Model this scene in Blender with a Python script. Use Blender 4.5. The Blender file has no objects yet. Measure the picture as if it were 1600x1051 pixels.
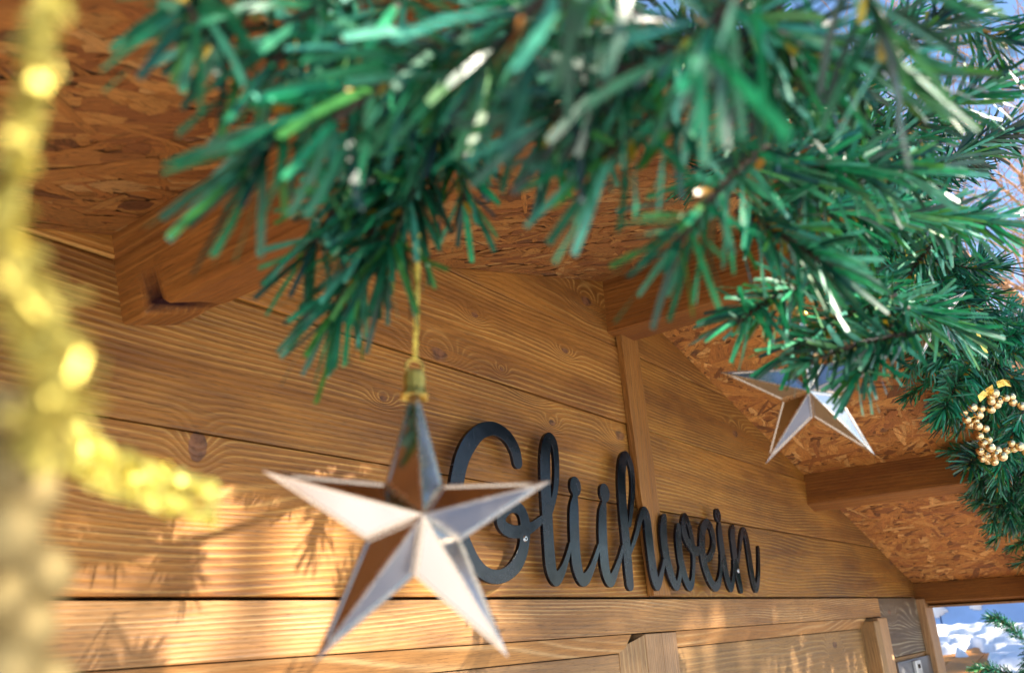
import bpy, bmesh, math, random
import numpy as np
from mathutils import Vector, Matrix, noise

random.seed(7)
rng = np.random.default_rng(7)
scene = bpy.context.scene
col = scene.collection
R = math.radians

# ------------------------------------------------------------------ camera
# World: hut front wall is the plane y = 0, x runs right along it, z up, metres.
FPX = 1266.67                      # focal length in pixels of a 1600 px wide picture
CAM = np.array([0.0, -0.65, 1.95])
YAW, PITCH, ROLL = R(36.5067), R(20.0312), R(-3.1227)
_f = np.array([math.cos(YAW) * math.cos(PITCH), math.sin(YAW) * math.cos(PITCH), math.sin(PITCH)])
_r0 = np.array([math.sin(YAW), -math.cos(YAW), 0.0])
_u0 = np.cross(_r0, _f)
_r = _r0 * math.cos(ROLL) + _u0 * math.sin(ROLL)
_u = -_r0 * math.sin(ROLL) + _u0 * math.cos(ROLL)
cam_data = bpy.data.cameras.new('camera')
cam = bpy.data.objects.new('camera', cam_data)
col.objects.link(cam)
M = Matrix.Identity(4)
for i in range(3):
    M[i][0], M[i][1], M[i][2], M[i][3] = _r[i], _u[i], -_f[i], CAM[i]
cam.matrix_world = M
cam_data.sensor_fit = 'HORIZONTAL'
cam_data.sensor_width = 36.0
cam_data.lens = FPX / 1600 * 36
cam_data.clip_start = 0.01
cam_data.clip_end = 600
cam_data.dof.use_dof = True
cam_data.dof.focus_distance = 1.1
cam_data.dof.aperture_fstop = 8.0
scene.camera = cam

# ------------------------------------------------------------------ world, sun, exposure
SUN_EL, SUN_AZ = R(30), R(24)      # azimuth measured from straight out of the front wall, towards +x
sun_dir = np.array([math.sin(SUN_AZ) * math.cos(SUN_EL), -math.cos(SUN_AZ) * math.cos(SUN_EL), math.sin(SUN_EL)])
world = bpy.data.worlds.new('World')
scene.world = world
world.use_nodes = True
wt = world.node_tree
wt.nodes.clear()
wo = wt.nodes.new('ShaderNodeOutputWorld')
wb = wt.nodes.new('ShaderNodeBackground')
sky = wt.nodes.new('ShaderNodeTexSky')
sky.sky_type = 'NISHITA'
sky.sun_disc = False
sky.sun_elevation = SUN_EL
sky.sun_rotation = math.atan2(sun_dir[0], sun_dir[1])
sky.altitude = 300
sky.air_density = 1.0
sky.dust_density = 0.2
sky.ozone_density = 3.5
wb.inputs['Strength'].default_value = 0.09
wt.links.new(sky.outputs[0], wb.inputs['Color'])
wt.links.new(wb.outputs[0], wo.inputs['Surface'])
sun_data = bpy.data.lights.new('sun', 'SUN')
sun_data.energy = 5.0
sun_data.angle = R(0.55)
sun_data.color = (1.0, 0.90, 0.75)
sun = bpy.data.objects.new('sun', sun_data)
col.objects.link(sun)
sun.rotation_euler = Vector(sun_dir).to_track_quat('Z', 'Y').to_euler()
vs = scene.view_settings
vs.view_transform = 'Standard'
vs.look = 'None'
vs.gamma = 1.0
vs.exposure = 1.92
vs.use_curve_mapping = False
scene.cycles.use_denoising = True
scene.cycles.max_bounces = 10
scene.cycles.diffuse_bounces = 6
scene.cycles.caustics_reflective = False
scene.cycles.caustics_refractive = False
scene.cycles.sample_clamp_indirect = 8

# ------------------------------------------------------------------ helpers
S = 0.65                            # metres between camera and wall: wall coordinates below are multiples of it


def ray(px, py):
    return _f + _r * ((px - 800) / FPX) + _u * ((525.5 - py) / FPX)


def at_depth(px, py, d):
    return CAM + ray(px, py) * d


def at_y(px, py, y):
    d = ray(px, py)
    return CAM + d * ((y - CAM[1]) / d[1])


def at_x(px, py, x):
    d = ray(px, py)
    return CAM + d * ((x - CAM[0]) / d[0])


def w(x, z, y=0.0):
    return (x * S, y, CAM[2] + z * S)


def tag(o, label=None, cat=None, group=None, kind=None):
    if label: o['label'] = label
    if cat: o['category'] = cat
    if group: o['group'] = group
    if kind: o['kind'] = kind
    return o


def empty(name, loc=(0, 0, 0)):
    o = bpy.data.objects.new(name, None)
    o.location = loc
    o.empty_display_size = 0.05
    col.objects.link(o)
    return o


def link(name, me, mat=None, parent=None, loc=None):
    o = bpy.data.objects.new(name, me)
    if mat is not None and not me.materials:
        me.materials.append(mat)
    col.objects.link(o)
    if parent is not None:
        o.parent = parent
        o.matrix_parent_inverse = Matrix.Translation(-Vector(root_loc(parent)))
    if loc is not None:
        o.location = loc
    return o


def root_loc(o):
    v = Vector((0, 0, 0))
    while o is not None:
        v = v + o.location
        if o.parent is not None and o.matrix_parent_inverse != Matrix.Identity(4):
            return v
        o = o.parent
    return v


def pyd(name, verts, faces, mat=None, parent=None, smooth=False):
    me = bpy.data.meshes.new(name)
    me.from_pydata([tuple(map(float, v)) for v in verts], [], [tuple(f) for f in faces])
    if smooth:
        me.polygons.foreach_set('use_smooth', [True] * len(me.polygons))
    me.update()
    return link(name, me, mat, parent)


def box_vf(x0, x1, y0, y1, z0, z1):
    v = [(x0, y0, z0), (x1, y0, z0), (x1, y1, z0), (x0, y1, z0), (x0, y0, z1), (x1, y0, z1), (x1, y1, z1), (x0, y1, z1)]
    f = [(0, 3, 2, 1), (4, 5, 6, 7), (0, 1, 5, 4), (1, 2, 6, 5), (2, 3, 7, 6), (3, 0, 4, 7)]
    return v, f


def box(name, x0, x1, y0, y1, z0, z1, mat, parent=None, bevel=0.0015):
    v, f = box_vf(x0, x1, y0, y1, z0, z1)
    o = pyd(name, v, f, mat, parent)
    if bevel:
        bm = bmesh.new(); bm.from_mesh(o.data)
        bmesh.ops.bevel(bm, geom=bm.edges[:], offset=bevel, segments=2, affect='EDGES', profile=0.6)
        bm.to_mesh(o.data); bm.free()
    return o


def prism_y(name, poly, y0, y1, mat, parent=None, bevel=0.0015):
    """poly in (x, z), front at y0 (towards the viewer), back at y1"""
    n = len(poly)
    v = [(p[0], y0, p[1]) for p in poly] + [(p[0], y1, p[1]) for p in poly]
    f = [tuple(range(n)), tuple(range(2 * n - 1, n - 1, -1))]
    for i in range(n):
        j = (i + 1) % n
        f.append((i, i + n, j + n, j))
    o = pyd(name, v, f, mat, parent)
    bm = bmesh.new(); bm.from_mesh(o.data)
    bmesh.ops.recalc_face_normals(bm, faces=bm.faces[:])
    if bevel:
        fe = [e for e in bm.edges if all(abs(q.co.y - y0) < 1e-6 for q in e.verts)]
        bmesh.ops.bevel(bm, geom=fe, offset=bevel, segments=2, affect='EDGES', profile=0.6, clamp_overlap=True)
    bm.to_mesh(o.data); bm.free()
    return o


def tube_vf(pts, radii, sides=6, cap=True, V=None, F=None):
    V = [] if V is None else V
    F = [] if F is None else F
    pts = [Vector(p) for p in pts]
    base = len(V)
    n = len(pts)
    up = Vector((0.13, 0.31, 0.94))
    for i, p in enumerate(pts):
        t = (pts[min(i + 1, n - 1)] - pts[max(i - 1, 0)]).normalized()
        a = t.cross(up)
        if a.length < 1e-3:
            a = t.cross(Vector((1, 0, 0)))
        a.normalize(); b = t.cross(a)
        rr = radii[i] if hasattr(radii, '__len__') else radii
        for k in range(sides):
            an = 2 * math.pi * k / sides
            V.append(tuple(p + a * (rr * math.cos(an)) + b * (rr * math.sin(an))))
    for i in range(n - 1):
        for k in range(sides):
            k2 = (k + 1) % sides
            F.append((base + i * sides + k, base + i * sides + k2, base + (i + 1) * sides + k2, base + (i + 1) * sides + k))
    if cap:
        F.append(tuple(base + k for k in reversed(range(sides))))
        F.append(tuple(base + (n - 1) * sides + k for k in range(sides)))
    return V, F


def catmull(P, n=8):
    P = [np.array(p, float) for p in P]
    out = []
    for i in range(len(P) - 1):
        p0 = P[max(i - 1, 0)]; p1 = P[i]; p2 = P[i + 1]; p3 = P[min(i + 2, len(P) - 1)]
        for k in range(n):
            t = k / n
            out.append(0.5 * ((2 * p1) + (-p0 + p2) * t + (2 * p0 - 5 * p1 + 4 * p2 - p3) * t * t + (-p0 + 3 * p1 - 3 * p2 + p3) * t ** 3))
    out.append(P[-1])
    return out


# ------------------------------------------------------------------ materials
class NT:
    def __init__(self, name):
        self.mat = bpy.data.materials.new(name)
        self.mat.use_nodes = True
        self.t = self.mat.node_tree
        self.t.nodes.clear()
        self.out = self.t.nodes.new('ShaderNodeOutputMaterial')
        self.b = self.t.nodes.new('ShaderNodeBsdfPrincipled')
        self.t.links.new(self.b.outputs[0], self.out.inputs['Surface'])

    def put(self, sock, v):
        if hasattr(v, 'bl_idname') or hasattr(v, 'is_linked'):
            self.t.links.new(v, sock)
        elif isinstance(v, (tuple, list)) and len(v) == 3 and sock.type == 'RGBA':
            sock.default_value = (*v, 1)
        else:
            sock.default_value = v

    def node(self, kind, **kw):
        n = self.t.nodes.new(kind)
        for k, v in kw.items():
            setattr(n, k, v)
        return n

    def m(self, op, a, b=None, c=None, clamp=False):
        n = self.node('ShaderNodeMath', operation=op, use_clamp=clamp)
        self.put(n.inputs[0], a)
        if b is not None: self.put(n.inputs[1], b)
        if c is not None: self.put(n.inputs[2], c)
        return n.outputs[0]

    def noise(self, vec, scale=1.0, detail=3.0, rough=0.5, dist=0.0, color=False):
        n = self.node('ShaderNodeTexNoise')
        self.put(n.inputs['Vector'], vec)
        n.inputs['Scale'].default_value = scale
        n.inputs['Detail'].default_value = detail
        n.inputs['Roughness'].default_value = rough
        n.inputs['Distortion'].default_value = dist
        return n.outputs[1 if color else 0]

    def xyz(self, x, y, z):
        n = self.node('ShaderNodeCombineXYZ')
        for s, v in zip(n.inputs, (x, y, z)): self.put(s, v)
        return n.outputs[0]

    def sep(self, v):
        n = self.node('ShaderNodeSeparateXYZ')
        self.put(n.inputs[0], v)
        return n.outputs

    def mix(self, fac, a, b, blend='MIX'):
        n = self.node('ShaderNodeMix', data_type='RGBA', blend_type=blend)
        self.put(n.inputs[0], fac)
        self.put(n.inputs[6], a)
        self.put(n.inputs[7], b)
        return n.outputs[2]

    def rng(self, v, a, b, c=0.0, d=1.0, smooth=True):
        n = self.node('ShaderNodeMapRange', interpolation_type='SMOOTHSTEP' if smooth else 'LINEAR')
        self.put(n.inputs['Value'], v)
        for k, q in zip(('From Min', 'From Max', 'To Min', 'To Max'), (a, b, c, d)):
            n.inputs[k].default_value = q
        return n.outputs[0]

    def bump(self, h, strength=0.3, dist=0.002):
        n = self.node('ShaderNodeBump')
        n.inputs['Strength'].default_value = strength
        n.inputs['Distance'].default_value = dist
        self.put(n.inputs['Height'], h)
        self.t.links.new(n.outputs[0], self.b.inputs['Normal'])

    def set(self, **kw):
        for k, v in kw.items():
            self.put(self.b.inputs[k.replace('_', ' ')], v)
        return self.mat


def wood(name, axis, dark, mid, light, lines=0.6, ring=140.0, knots=True, rough=0.6, bark=False, marks=()):
    """axis: grain direction 0=x 1=y 2=z in object space"""
    t = NT(name)
    tc = t.node('ShaderNodeTexCoord').outputs['Object']
    rnd = t.node('ShaderNodeObjectInfo').outputs['Random']
    s = t.sep(tc)
    L = s[axis]
    A = s[2] if axis != 2 else s[0]
    B = s[1] if axis != 1 else s[0]
    L = t.m('ADD', L, t.m('MULTIPLY', rnd, 37.0))
    A = t.m('ADD', A, t.m('MULTIPLY', rnd, 11.3))
    # slow wander of the growth rings, stretched along the board
    warp = t.noise(t.xyz(t.m('MULTIPLY', L, 0.9), t.m('MULTIPLY', A, 3.2), t.m('MULTIPLY', B, 5.0)), 1.0, 2.0, 0.5)
    warp2 = t.noise(t.xyz(t.m('MULTIPLY', L, 1.6), t.m('MULTIPLY', A, 30.0), 3.3), 1.0, 2.0, 0.4)
    field = t.m('ADD', t.m('MULTIPLY', t.m('ADD', A, t.m('MULTIPLY', B, 0.8)), ring), t.m('MULTIPLY', warp, ring * 0.11))
    field = t.m('ADD', field, t.m('MULTIPLY', warp2, 1.0))
    kcore = 0.0
    if knots:
        v = t.node('ShaderNodeTexVoronoi', feature='F1', voronoi_dimensions='2D')
        t.put(v.inputs['Vector'], t.xyz(t.m('MULTIPLY', L, 3.6), t.m('MULTIPLY', A, 6.8), 0.0))
        v.inputs['Scale'].default_value = 1.0
        v.inputs['Randomness'].default_value = 1.0
        d = v.outputs['Distance']
        vc = t.sep(v.outputs['Color'])[0]
        on = t.rng(vc, 0.58, 0.60)
        kb = t.m('MULTIPLY', t.rng(d, 0.0, 0.42, 1.0, 0.0), on)
        field = t.m('ADD', field, t.m('MULTIPLY', t.m('POWER', kb, 2.4), 7.0))
        dn = t.m('ADD', d, t.m('MULTIPLY', t.m('SUBTRACT', t.noise(tc, 90.0, 2.0), 0.5), 0.05))
        kcore = t.m('MULTIPLY', t.rng(dn, 0.035, 0.070, 1.0, 0.0), on)
        for (mx_, mz_, sx_, sz_, amp, core) in marks:      # single knots and cathedral figures the boards show
            dx = t.m('DIVIDE', t.m('SUBTRACT', s[0], mx_), sx_)
            dz = t.m('DIVIDE', t.m('SUBTRACT', s[2], mz_), sz_)
            r2 = t.m('ADD', t.m('MULTIPLY', dx, dx), t.m('MULTIPLY', dz, dz))
            field = t.m('ADD', field, t.m('MULTIPLY', t.m('POWER', 2.71828, t.m('MULTIPLY', r2, -1.0)), amp))
            if core:
                r2n = t.m('ADD', r2, t.m('MULTIPLY', t.m('SUBTRACT', t.noise(tc, 120.0, 2.0), 0.5), core * 0.5))
                kcore = t.m('MAXIMUM', kcore, t.rng(r2n, core * 0.8, core * 1.15, 1.0, 0.0))
    wv = t.m('MULTIPLY_ADD', t.m('SINE', t.m('MULTIPLY', field, 6.2832)), 0.5, 0.5)
    lw = t.noise(t.xyz(t.m('MULTIPLY', L, 2.0), t.m('MULTIPLY', A, 40.0), 7.7), 1.0, 2.0, 0.5)
    thin = t.m('MULTIPLY', t.m('POWER', wv, 4.0), t.rng(lw, 0.34, 0.66, 0.0, 1.0))
    streak = t.noise(t.xyz(t.m('MULTIPLY', L, 9.0), t.m('MULTIPLY', A, 420.0), t.m('MULTIPLY', B, 420.0)), 1.0, 3.0, 0.6)
    fleck = t.noise(t.xyz(t.m('MULTIPLY', L, 60.0), t.m('MULTIPLY', A, 900.0), t.m('MULTIPLY', B, 900.0)), 1.0, 2.0, 0.6)
    blotch = t.noise(t.xyz(t.m('MULTIPLY', L, 3.0), t.m('MULTIPLY', A, 9.0), t.m('MULTIPLY', B, 9.0)), 1.0, 4.0, 0.6)
    c = t.mix(t.rng(blotch, 0.3, 0.7), dark, mid)
    c = t.mix(t.m('MULTIPLY', thin, lines), c, light)
    st = t.rng(streak, 0.25, 0.75, 0.72, 1.18)
    fl = t.rng(fleck, 0.28, 0.5, 0.62, 1.0)
    c = t.mix(1.0, c, t.xyz(t.m('MULTIPLY', st, fl), t.m('MULTIPLY', st, fl), t.m('MULTIPLY', st, fl)), 'MULTIPLY')
    rb = t.rng(rnd, 0.0, 1.0, 0.80, 1.14, False)
    c = t.mix(1.0, c, t.xyz(rb, rb, t.m('MULTIPLY', rb, rb)), 'MULTIPLY')
    if knots:
        c = t.mix(t.m('MULTIPLY', kcore, 0.85), c, t.mix(t.rng(t.noise(tc, 70.0, 3.0), 0.35, 0.65), (0.05, 0.018, 0.010), (0.21, 0.085, 0.038)))
    if bark:
        ba = t.node('ShaderNodeAttribute', attribute_name='bark').outputs['Fac']
        t.put(t.b.inputs['Specular IOR Level'], t.m('MULTIPLY_ADD', ba, -0.45, 0.45))
        c = t.mix(ba, c, t.mix(t.noise(tc, 160, 3), (0.006, 0.003, 0.006), (0.055, 0.022, 0.018)))
    t.bump(t.m('ADD', t.m('MULTIPLY', wv, 0.5), t.m('ADD', t.m('MULTIPLY', streak, 0.5), t.m('MULTIPLY', fleck, 0.4))), 0.5, 0.0012)
    return t.set(Base_Color=c, Roughness=t.rng(streak, 0.2, 0.8, rough - 0.1, rough + 0.12))


DK, MD, LT = (0.175, 0.060, 0.007), (0.40, 0.162, 0.021), (0.70, 0.40, 0.10)
_mk = []
for (px_, py_, sx_, sz_, amp_, core_) in ((309, 697, .020, .030, 3.2, .22), (335, 790, .16, .020, 3.5, 0), (741, 492, .022, .011, 4.0, .10), (882, 548, .026, .012, 4.0, .12), (600, 622, .018, .010, 3.5, .10), (864, 660, .022, .012, 4.0, .13), (783, 577, .014, .009, 3.0, .10), (1166, 556, .03, .012, 4.0, .10)):
    q_ = CAM + ray(px_, py_) * ((0 - CAM[1]) / ray(px_, py_)[1])
    _mk.append((float(q_[0]), float(q_[2]), sx_, sz_, amp_, core_))
M_plank = wood('stained_spruce', 0, DK, MD, LT, 0.50, marks=_mk)
M_rail = wood('stained_spruce_rail', 0, (0.25, 0.11, 0.028), (0.40, 0.19, 0.05), (0.62, 0.39, 0.16), 0.7, ring=190, knots=False)
M_batten = wood('stained_batten', 2, (0.23, 0.088, 0.014), (0.38, 0.155, 0.026), (0.50, 0.25, 0.08), 0.5, ring=140, knots=False)
M_purlin = wood('stained_purlin', 1, (0.19, 0.062, 0.010), (0.31, 0.115, 0.018), (0.48, 0.22, 0.05), 0.45, ring=120, knots=False, bark=True)
M_stile = wood('pale_stile', 2, (0.30, 0.16, 0.06), (0.42, 0.23, 0.09), (0.60, 0.38, 0.17), 0.5, ring=150, knots=False)
M_grey = wood('weathered_brown', 0, (0.10, 0.06, 0.04), (0.17, 0.11, 0.075), (0.55, 0.46, 0.37), 0.9, ring=70, marks=[(4.66 * 0.65, 1.95 - 0.03, 0.22, 0.05, 5.0, 0)])
M_panel = wood('shutter_panel', 0, (0.24, 0.12, 0.04), (0.40, 0.21, 0.075), (0.55, 0.33, 0.14), 0.6, ring=90)
M_orange = wood('oiled_board', 0, (0.44, 0.15, 0.012), (0.60, 0.22, 0.018), (0.66, 0.30, 0.05), 0.4, ring=40)


def mat_osb():
    t = NT('osb_strand')
    a = t.node('ShaderNodeAttribute', attribute_name='strand_colour').outputs['Color']
    uv = t.sep(t.node('ShaderNodeTexCoord').outputs['UV'])
    n = t.noise(t.xyz(t.m('MULTIPLY', uv[0], 40.0), t.m('MULTIPLY', uv[1], 900.0), 0), 1.0, 3.0, 0.65)
    n2 = t.noise(t.xyz(t.m('MULTIPLY', uv[0], 120.0), t.m('MULTIPLY', uv[1], 300.0), 4.0), 1.0, 3.0, 0.6)
    k = t.m('MULTIPLY', t.rng(n, 0.25, 0.7, 0.5, 1.22), t.rng(n2, 0.3, 0.46, 0.45, 1.0))
    c = t.mix(1.0, a, t.xyz(k, k, k), 'MULTIPLY')
    t.bump(t.m('ADD', n, n2), 0.5, 0.0015)
    return t.set(Base_Color=c, Roughness=0.62)


def mat_plain(name, c, rough=0.5, metal=0.0, nscale=40.0, var=0.2, bump=0.0, **kw):
    t = NT(name)
    tc = t.node('ShaderNodeTexCoord').outputs['Object']
    n = t.noise(tc, nscale, 4.0, 0.6)
    k = t.rng(n, 0.3, 0.7, 1 - var, 1 + var)
    cc = t.mix(1.0, c, t.xyz(k, k, k), 'MULTIPLY')
    if bump: t.bump(n, bump, 0.002)
    return t.set(Base_Color=cc, Roughness=t.rng(n, 0.3, 0.7, max(0.02, rough - 0.06), rough + 0.08), Metallic=metal, **kw)


M_osb = mat_osb()
M_osb_base = mat_plain('osb_core', (0.20, 0.085, 0.03), 0.7, nscale=120, var=0.5, bump=0.4)
M_dark = mat_plain('dark_backing', (0.02, 0.012, 0.008), 0.9)


def mat_black():
    t = NT('black_lacquer')
    tc = t.node('ShaderNodeTexCoord').outputs['Object']
    n = t.noise(tc, 14, 4, 0.6)
    sp = t.noise(tc, 650, 2, 0.5)
    s3 = t.sep(tc)
    sc = t.noise(t.xyz(t.m('MULTIPLY', s3[0], 600), 0.0, t.m('MULTIPLY', s3[2], 25)), 1.0, 2, 0.5)
    c = t.mix(t.rng(n, 0.35, 0.75), (0.003, 0.0036, 0.006), (0.007, 0.009, 0.015))
    c = t.mix(t.m('MULTIPLY', t.rng(sc, 0.66, 0.74), 0.4), c, (0.10, 0.11, 0.13))
    c = t.mix(t.rng(sp, 0.74, 0.78), c, (0.35, 0.35, 0.36))
    t.bump(n, 0.06, 0.002)
    return t.set(Base_Color=c, Roughness=t.rng(n, 0.3, 0.7, 0.14, 0.34), Specular_IOR_Level=0.42)


M_black = mat_black()


def mat_needle():
    t = NT('pvc_needle')
    a = t.node('ShaderNodeAttribute', attribute_name='needle_colour').outputs['Color']
    tc = t.node('ShaderNodeTexCoord').outputs['Object']
    n = t.noise(tc, 180, 2, 0.5)
    k = t.rng(n, 0.3, 0.7, 0.75, 1.2)
    c = t.mix(1.0, a, t.xyz(k, k, k), 'MULTIPLY')
    t.set(Base_Color=c, Roughness=t.rng(n, 0.3, 0.7, 0.34, 0.52))
    t.b.inputs['Specular IOR Level'].default_value = 0.6
    tr = t.node('ShaderNodeBsdfTranslucent')
    t.t.links.new(c, tr.inputs['Color'])
    mx = t.node('ShaderNodeMixShader')
    mx.inputs[0].default_value = 0.14
    t.t.links.new(t.b.outputs[0], mx.inputs[1])
    t.t.links.new(tr.outputs[0], mx.inputs[2])
    t.t.links.new(mx.outputs[0], t.out.inputs['Surface'])
    return t.mat


M_needle = mat_needle()
M_wire = mat_plain('twisted_wire', (0.045, 0.028, 0.016), 0.6, nscale=300, var=0.5)
M_gold = mat_plain('gold_bead', (0.86, 0.63, 0.32), 0.28, 1.0, nscale=60, var=0.12)
M_pale = mat_plain('pale_gold_bead', (0.26, 0.19, 0.075), 0.66, 0.6, nscale=500, var=0.15)
M_cap = mat_plain('gold_cap', (0.74, 0.54, 0.14), 0.38, 1.0, nscale=200, var=0.1)
M_thread = mat_plain('gold_thread', (0.50, 0.41, 0.085), 0.42, 0.6, nscale=400, var=0.25)
M_mirror = mat_plain('champagne_mirror', (0.56, 0.52, 0.49), 0.13, 1.0, nscale=14, var=0.04)
M_rim = mat_plain('champagne_rim', (0.72, 0.63, 0.52), 0.26, 1.0, nscale=120, var=0.05)
M_cord = mat_plain('bright_gold_cord', (0.80, 0.70, 0.16), 0.34, 0.65, nscale=400, var=0.2)
M_foil = mat_plain('gold_foil', (0.85, 0.66, 0.16), 0.25, 0.8, nscale=120, var=0.2)
M_screw = mat_plain('steel_screw', (0.6, 0.6, 0.6), 0.3, 1.0)
M_steel = mat_plain('grey_steel', (0.16, 0.16, 0.17), 0.4, 0.8, nscale=20)
M_zinc = mat_plain('pale_zinc', (0.62, 0.62, 0.6), 0.4, 0.7, nscale=30)
M_blue = mat_plain('blue_sheet', (0.20, 0.36, 0.66), 0.45, nscale=2.0, var=0.12)
M_bark = mat_plain('bark', (0.34, 0.17, 0.07), 0.8, nscale=30, var=0.4, bump=0.4)


def mat_snow(name='snow', lo=(0.62, 0.63, 0.66), hi=(0.78, 0.79, 0.82)):
    t = NT(name)
    tc = t.node('ShaderNodeTexCoord').outputs['Object']
    n = t.noise(tc, 3.0, 6, 0.6)
    n2 = t.noise(tc, 60.0, 4, 0.6)
    c = t.mix(t.rng(n, 0.3, 0.7), lo, hi)
    t.bump(t.m('ADD', n, t.m('MULTIPLY', n2, 0.3)), 0.4, 0.03)
    t.set(Base_Color=c, Roughness=0.6)
    return t.mat


M_snow = mat_snow()
M_trod = mat_snow('trodden_snow', (0.55, 0.54, 0.53), (0.76, 0.75, 0.74))

# ------------------------------------------------------------------ the setting: snowy ground
gx = np.concatenate([np.linspace(-150, -8, 14), np.linspace(-6, 12, 46), np.linspace(15, 200, 14)])
gy = np.concatenate([np.linspace(-150, -10, 14), np.linspace(-8, 8, 40), np.linspace(11, 150, 14)])
gv = [(x, y, 0.05 * noise.noise(Vector((x * 0.6, y * 0.6, 0))) + 0.02 * noise.noise(Vector((x * 2.1, y * 2.1, 4))) - 0.05) for y in gy for x in gx]
nx = len(gx)
gf = [(j * nx + i, j * nx + i + 1, (j + 1) * nx + i + 1, (j + 1) * nx + i) for j in range(len(gy) - 1) for i in range(nx - 1)]
tag(pyd('ground', gv, gf, M_trod, None, True), 'trodden snow covering the market square', kind='structure')

# ------------------------------------------------------------------ the hut with its gable wall and porch roof
XR, ZR, SL = 1.83, 0.90, 0.27       # ridge position, underside height at the ridge, roof slope
XE, XW = 4.72, -1.06                # right and left wall ends
OV = 0.45                           # porch depth, metres
hut = empty('market_hut', (XR * S, 0.9, 0))
tag(hut, 'brown stained wooden market hut with gabled chipboard porch roof', 'hut')


def zroof(x): return ZR - SL * abs(x - XR)


def clip_plank(x0, x1, z0, z1):
    """rectangle (wall units) cut by the two roof slopes"""
    poly = [(x0, z0), (x1, z0), (x1, z1), (x0, z1)]
    for s in (1, -1):
        out = []
        fn = lambda p: (ZR - 0.002 - SL * s * (p[0] - XR)) - p[1]
        for i in range(len(poly)):
            p, q = poly[i], poly[(i + 1) % len(poly)]
            a, b = fn(p), fn(q)
            if a >= 0: out.append(p)
            if (a >= 0) != (b >= 0):
                k = a / (a - b)
                out.append((p[0] + (q[0] - p[0]) * k, p[1] + (q[1] - p[1]) * k))
        poly = out
        if len(poly) < 3: return None
    return poly


joints = [0.0640, 0.281, 0.495, 0.704, 0.93]
gap = 0.0022
jit = [0.0, 0.0015, -0.001, 0.0012, 0.0005, -0.0012, 0.0008, 0.0]
k = 0
for (xa, xb) in ((XW, 1.856), (1.860, XE)):
    for i in range(4):
        pl = clip_plank(xa, xb, joints[i] + gap / 2, joints[i + 1] - gap / 2)
        if pl:
            prism_y('plank', [(p[0] * S, CAM[2] + p[1] * S) for p in pl], jit[k], 0.022, M_plank, hut, 0.0022)
        k += 1
# dark backing right behind the boards, so that no joint lets light through
bk = clip_plank(XW, XE, -3.0, 0.95)
prism_y('backing_board', [(p[0] * S, CAM[2] + p[1] * S) for p in bk if True], 0.024, 0.034, M_dark, hut, 0)
# centre batten over the joint of the two board runs
zb = ZR - 0.155
bt = [(1.845, 0.067), (1.935, 0.067), (1.905, zb), (1.815, zb)]
prism_y('batten', [(p[0] * S, CAM[2] + p[1] * S) for p in bt], -0.013, -0.0015, M_batten, hut, 0.0015)
# head rail under the gable, with its bevelled lower moulding
z0 = lambda z: CAM[2] + z * S
box('head_rail', XW * S, 3.90 * S, -0.006, 0.022, z0(-0.016), z0(0.060), M_rail, hut, 0.002)
prism = [(-0.006, z0(-0.0175)), (0.020, z0(-0.0175)), (0.020, z0(-0.056)), (0.010, z0(-0.056))]


def moulding(xa, xb, name='rail_moulding'):
    v = [(xa, p[0], p[1]) for p in prism] + [(xb, p[0], p[1]) for p in prism]
    f = [(0, 1, 2, 3), (7, 6, 5, 4), (0, 4, 5, 1), (1, 5, 6, 2), (2, 6, 7, 3), (3, 7, 4, 0)]
    return pyd(name, v, f, M_rail, hut)


moulding(XW * S, 1.735 * S)
moulding(1.96 * S, 3.66 * S)
# two shutter doors below the rail: recessed panels and stiles
for (xa, xb) in ((XW, 1.745), (1.955, 3.65)):
    zt = -0.057
    for q in range(3):
        hgt = 0.30
        box('shutter_board', xa * S, xb * S, 0.011 + 0.001 * q, 0.021, z0(zt - hgt + 0.0015), z0(zt - 0.0008), M_panel, hut, 0.002)
        zt -= hgt
v = [(1.715, .011), (1.790, -.007)]
sv = []
for zz, ins in ((-1.0, 0), (-0.0465, 0)):
    sv += [(1.715 * S, .010, z0(zz)), (1.790 * S, -.008, z0(zz + (0.026 if ins == 0 and zz > -0.5 else 0))), (1.790 * S, .020, z0(zz)), (1.715 * S, .020, z0(zz))]
pyd('stile_bevel', sv, [(0, 1, 5, 4), (1, 2, 6, 5), (2, 3, 7, 6), (3, 0, 4, 7), (4, 5, 6, 7), (3, 2, 1, 0)], M_stile, hut)
box('stile', 1.7925 * S, 1.873 * S, -0.009, 0.02, z0(-1.0), z0(-0.0185), M_stile, hut, 0.0012)
box('stile', 1.877 * S, 1.953 * S, -0.008, 0.02, z0(-1.0), z0(-0.0185), M_stile, hut, 0.0012)
box('stile', 3.655 * S, 3.735 * S, -0.026, 0.02, z0(-1.0), z0(-0.03), M_stile, hut, 0.003)
box('stile', 3.740 * S, 3.885 * S, -0.022, 0.02, z0(-1.0), z0(-0.02), M_stile, hut, 0.003)
box('weathered_plank', 3.905 * S, 4.605 * S, -0.004, 0.02, z0(-0.185), z0(0.060), M_grey, hut, 0.002)
box('weathered_plank', 3.905 * S, 4.605 * S, -0.002, 0.02, z0(-0.45), z0(-0.188), M_rail, hut, 0.002)
box('weathered_plank', 3.905 * S, 4.605 * S, -0.003, 0.02, z0(-0.75), z0(-0.453), M_plank, hut, 0.002)
box('weathered_plank', 3.905 * S, 4.605 * S, -0.003, 0.02, z0(-1.05), z0(-0.753), M_plank, hut, 0.002)
box('corner_post', 4.61 * S, 4.78 * S, -0.028, 0.09, 0.0, z0(0.055), M_stile, hut, 0.004)
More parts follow.
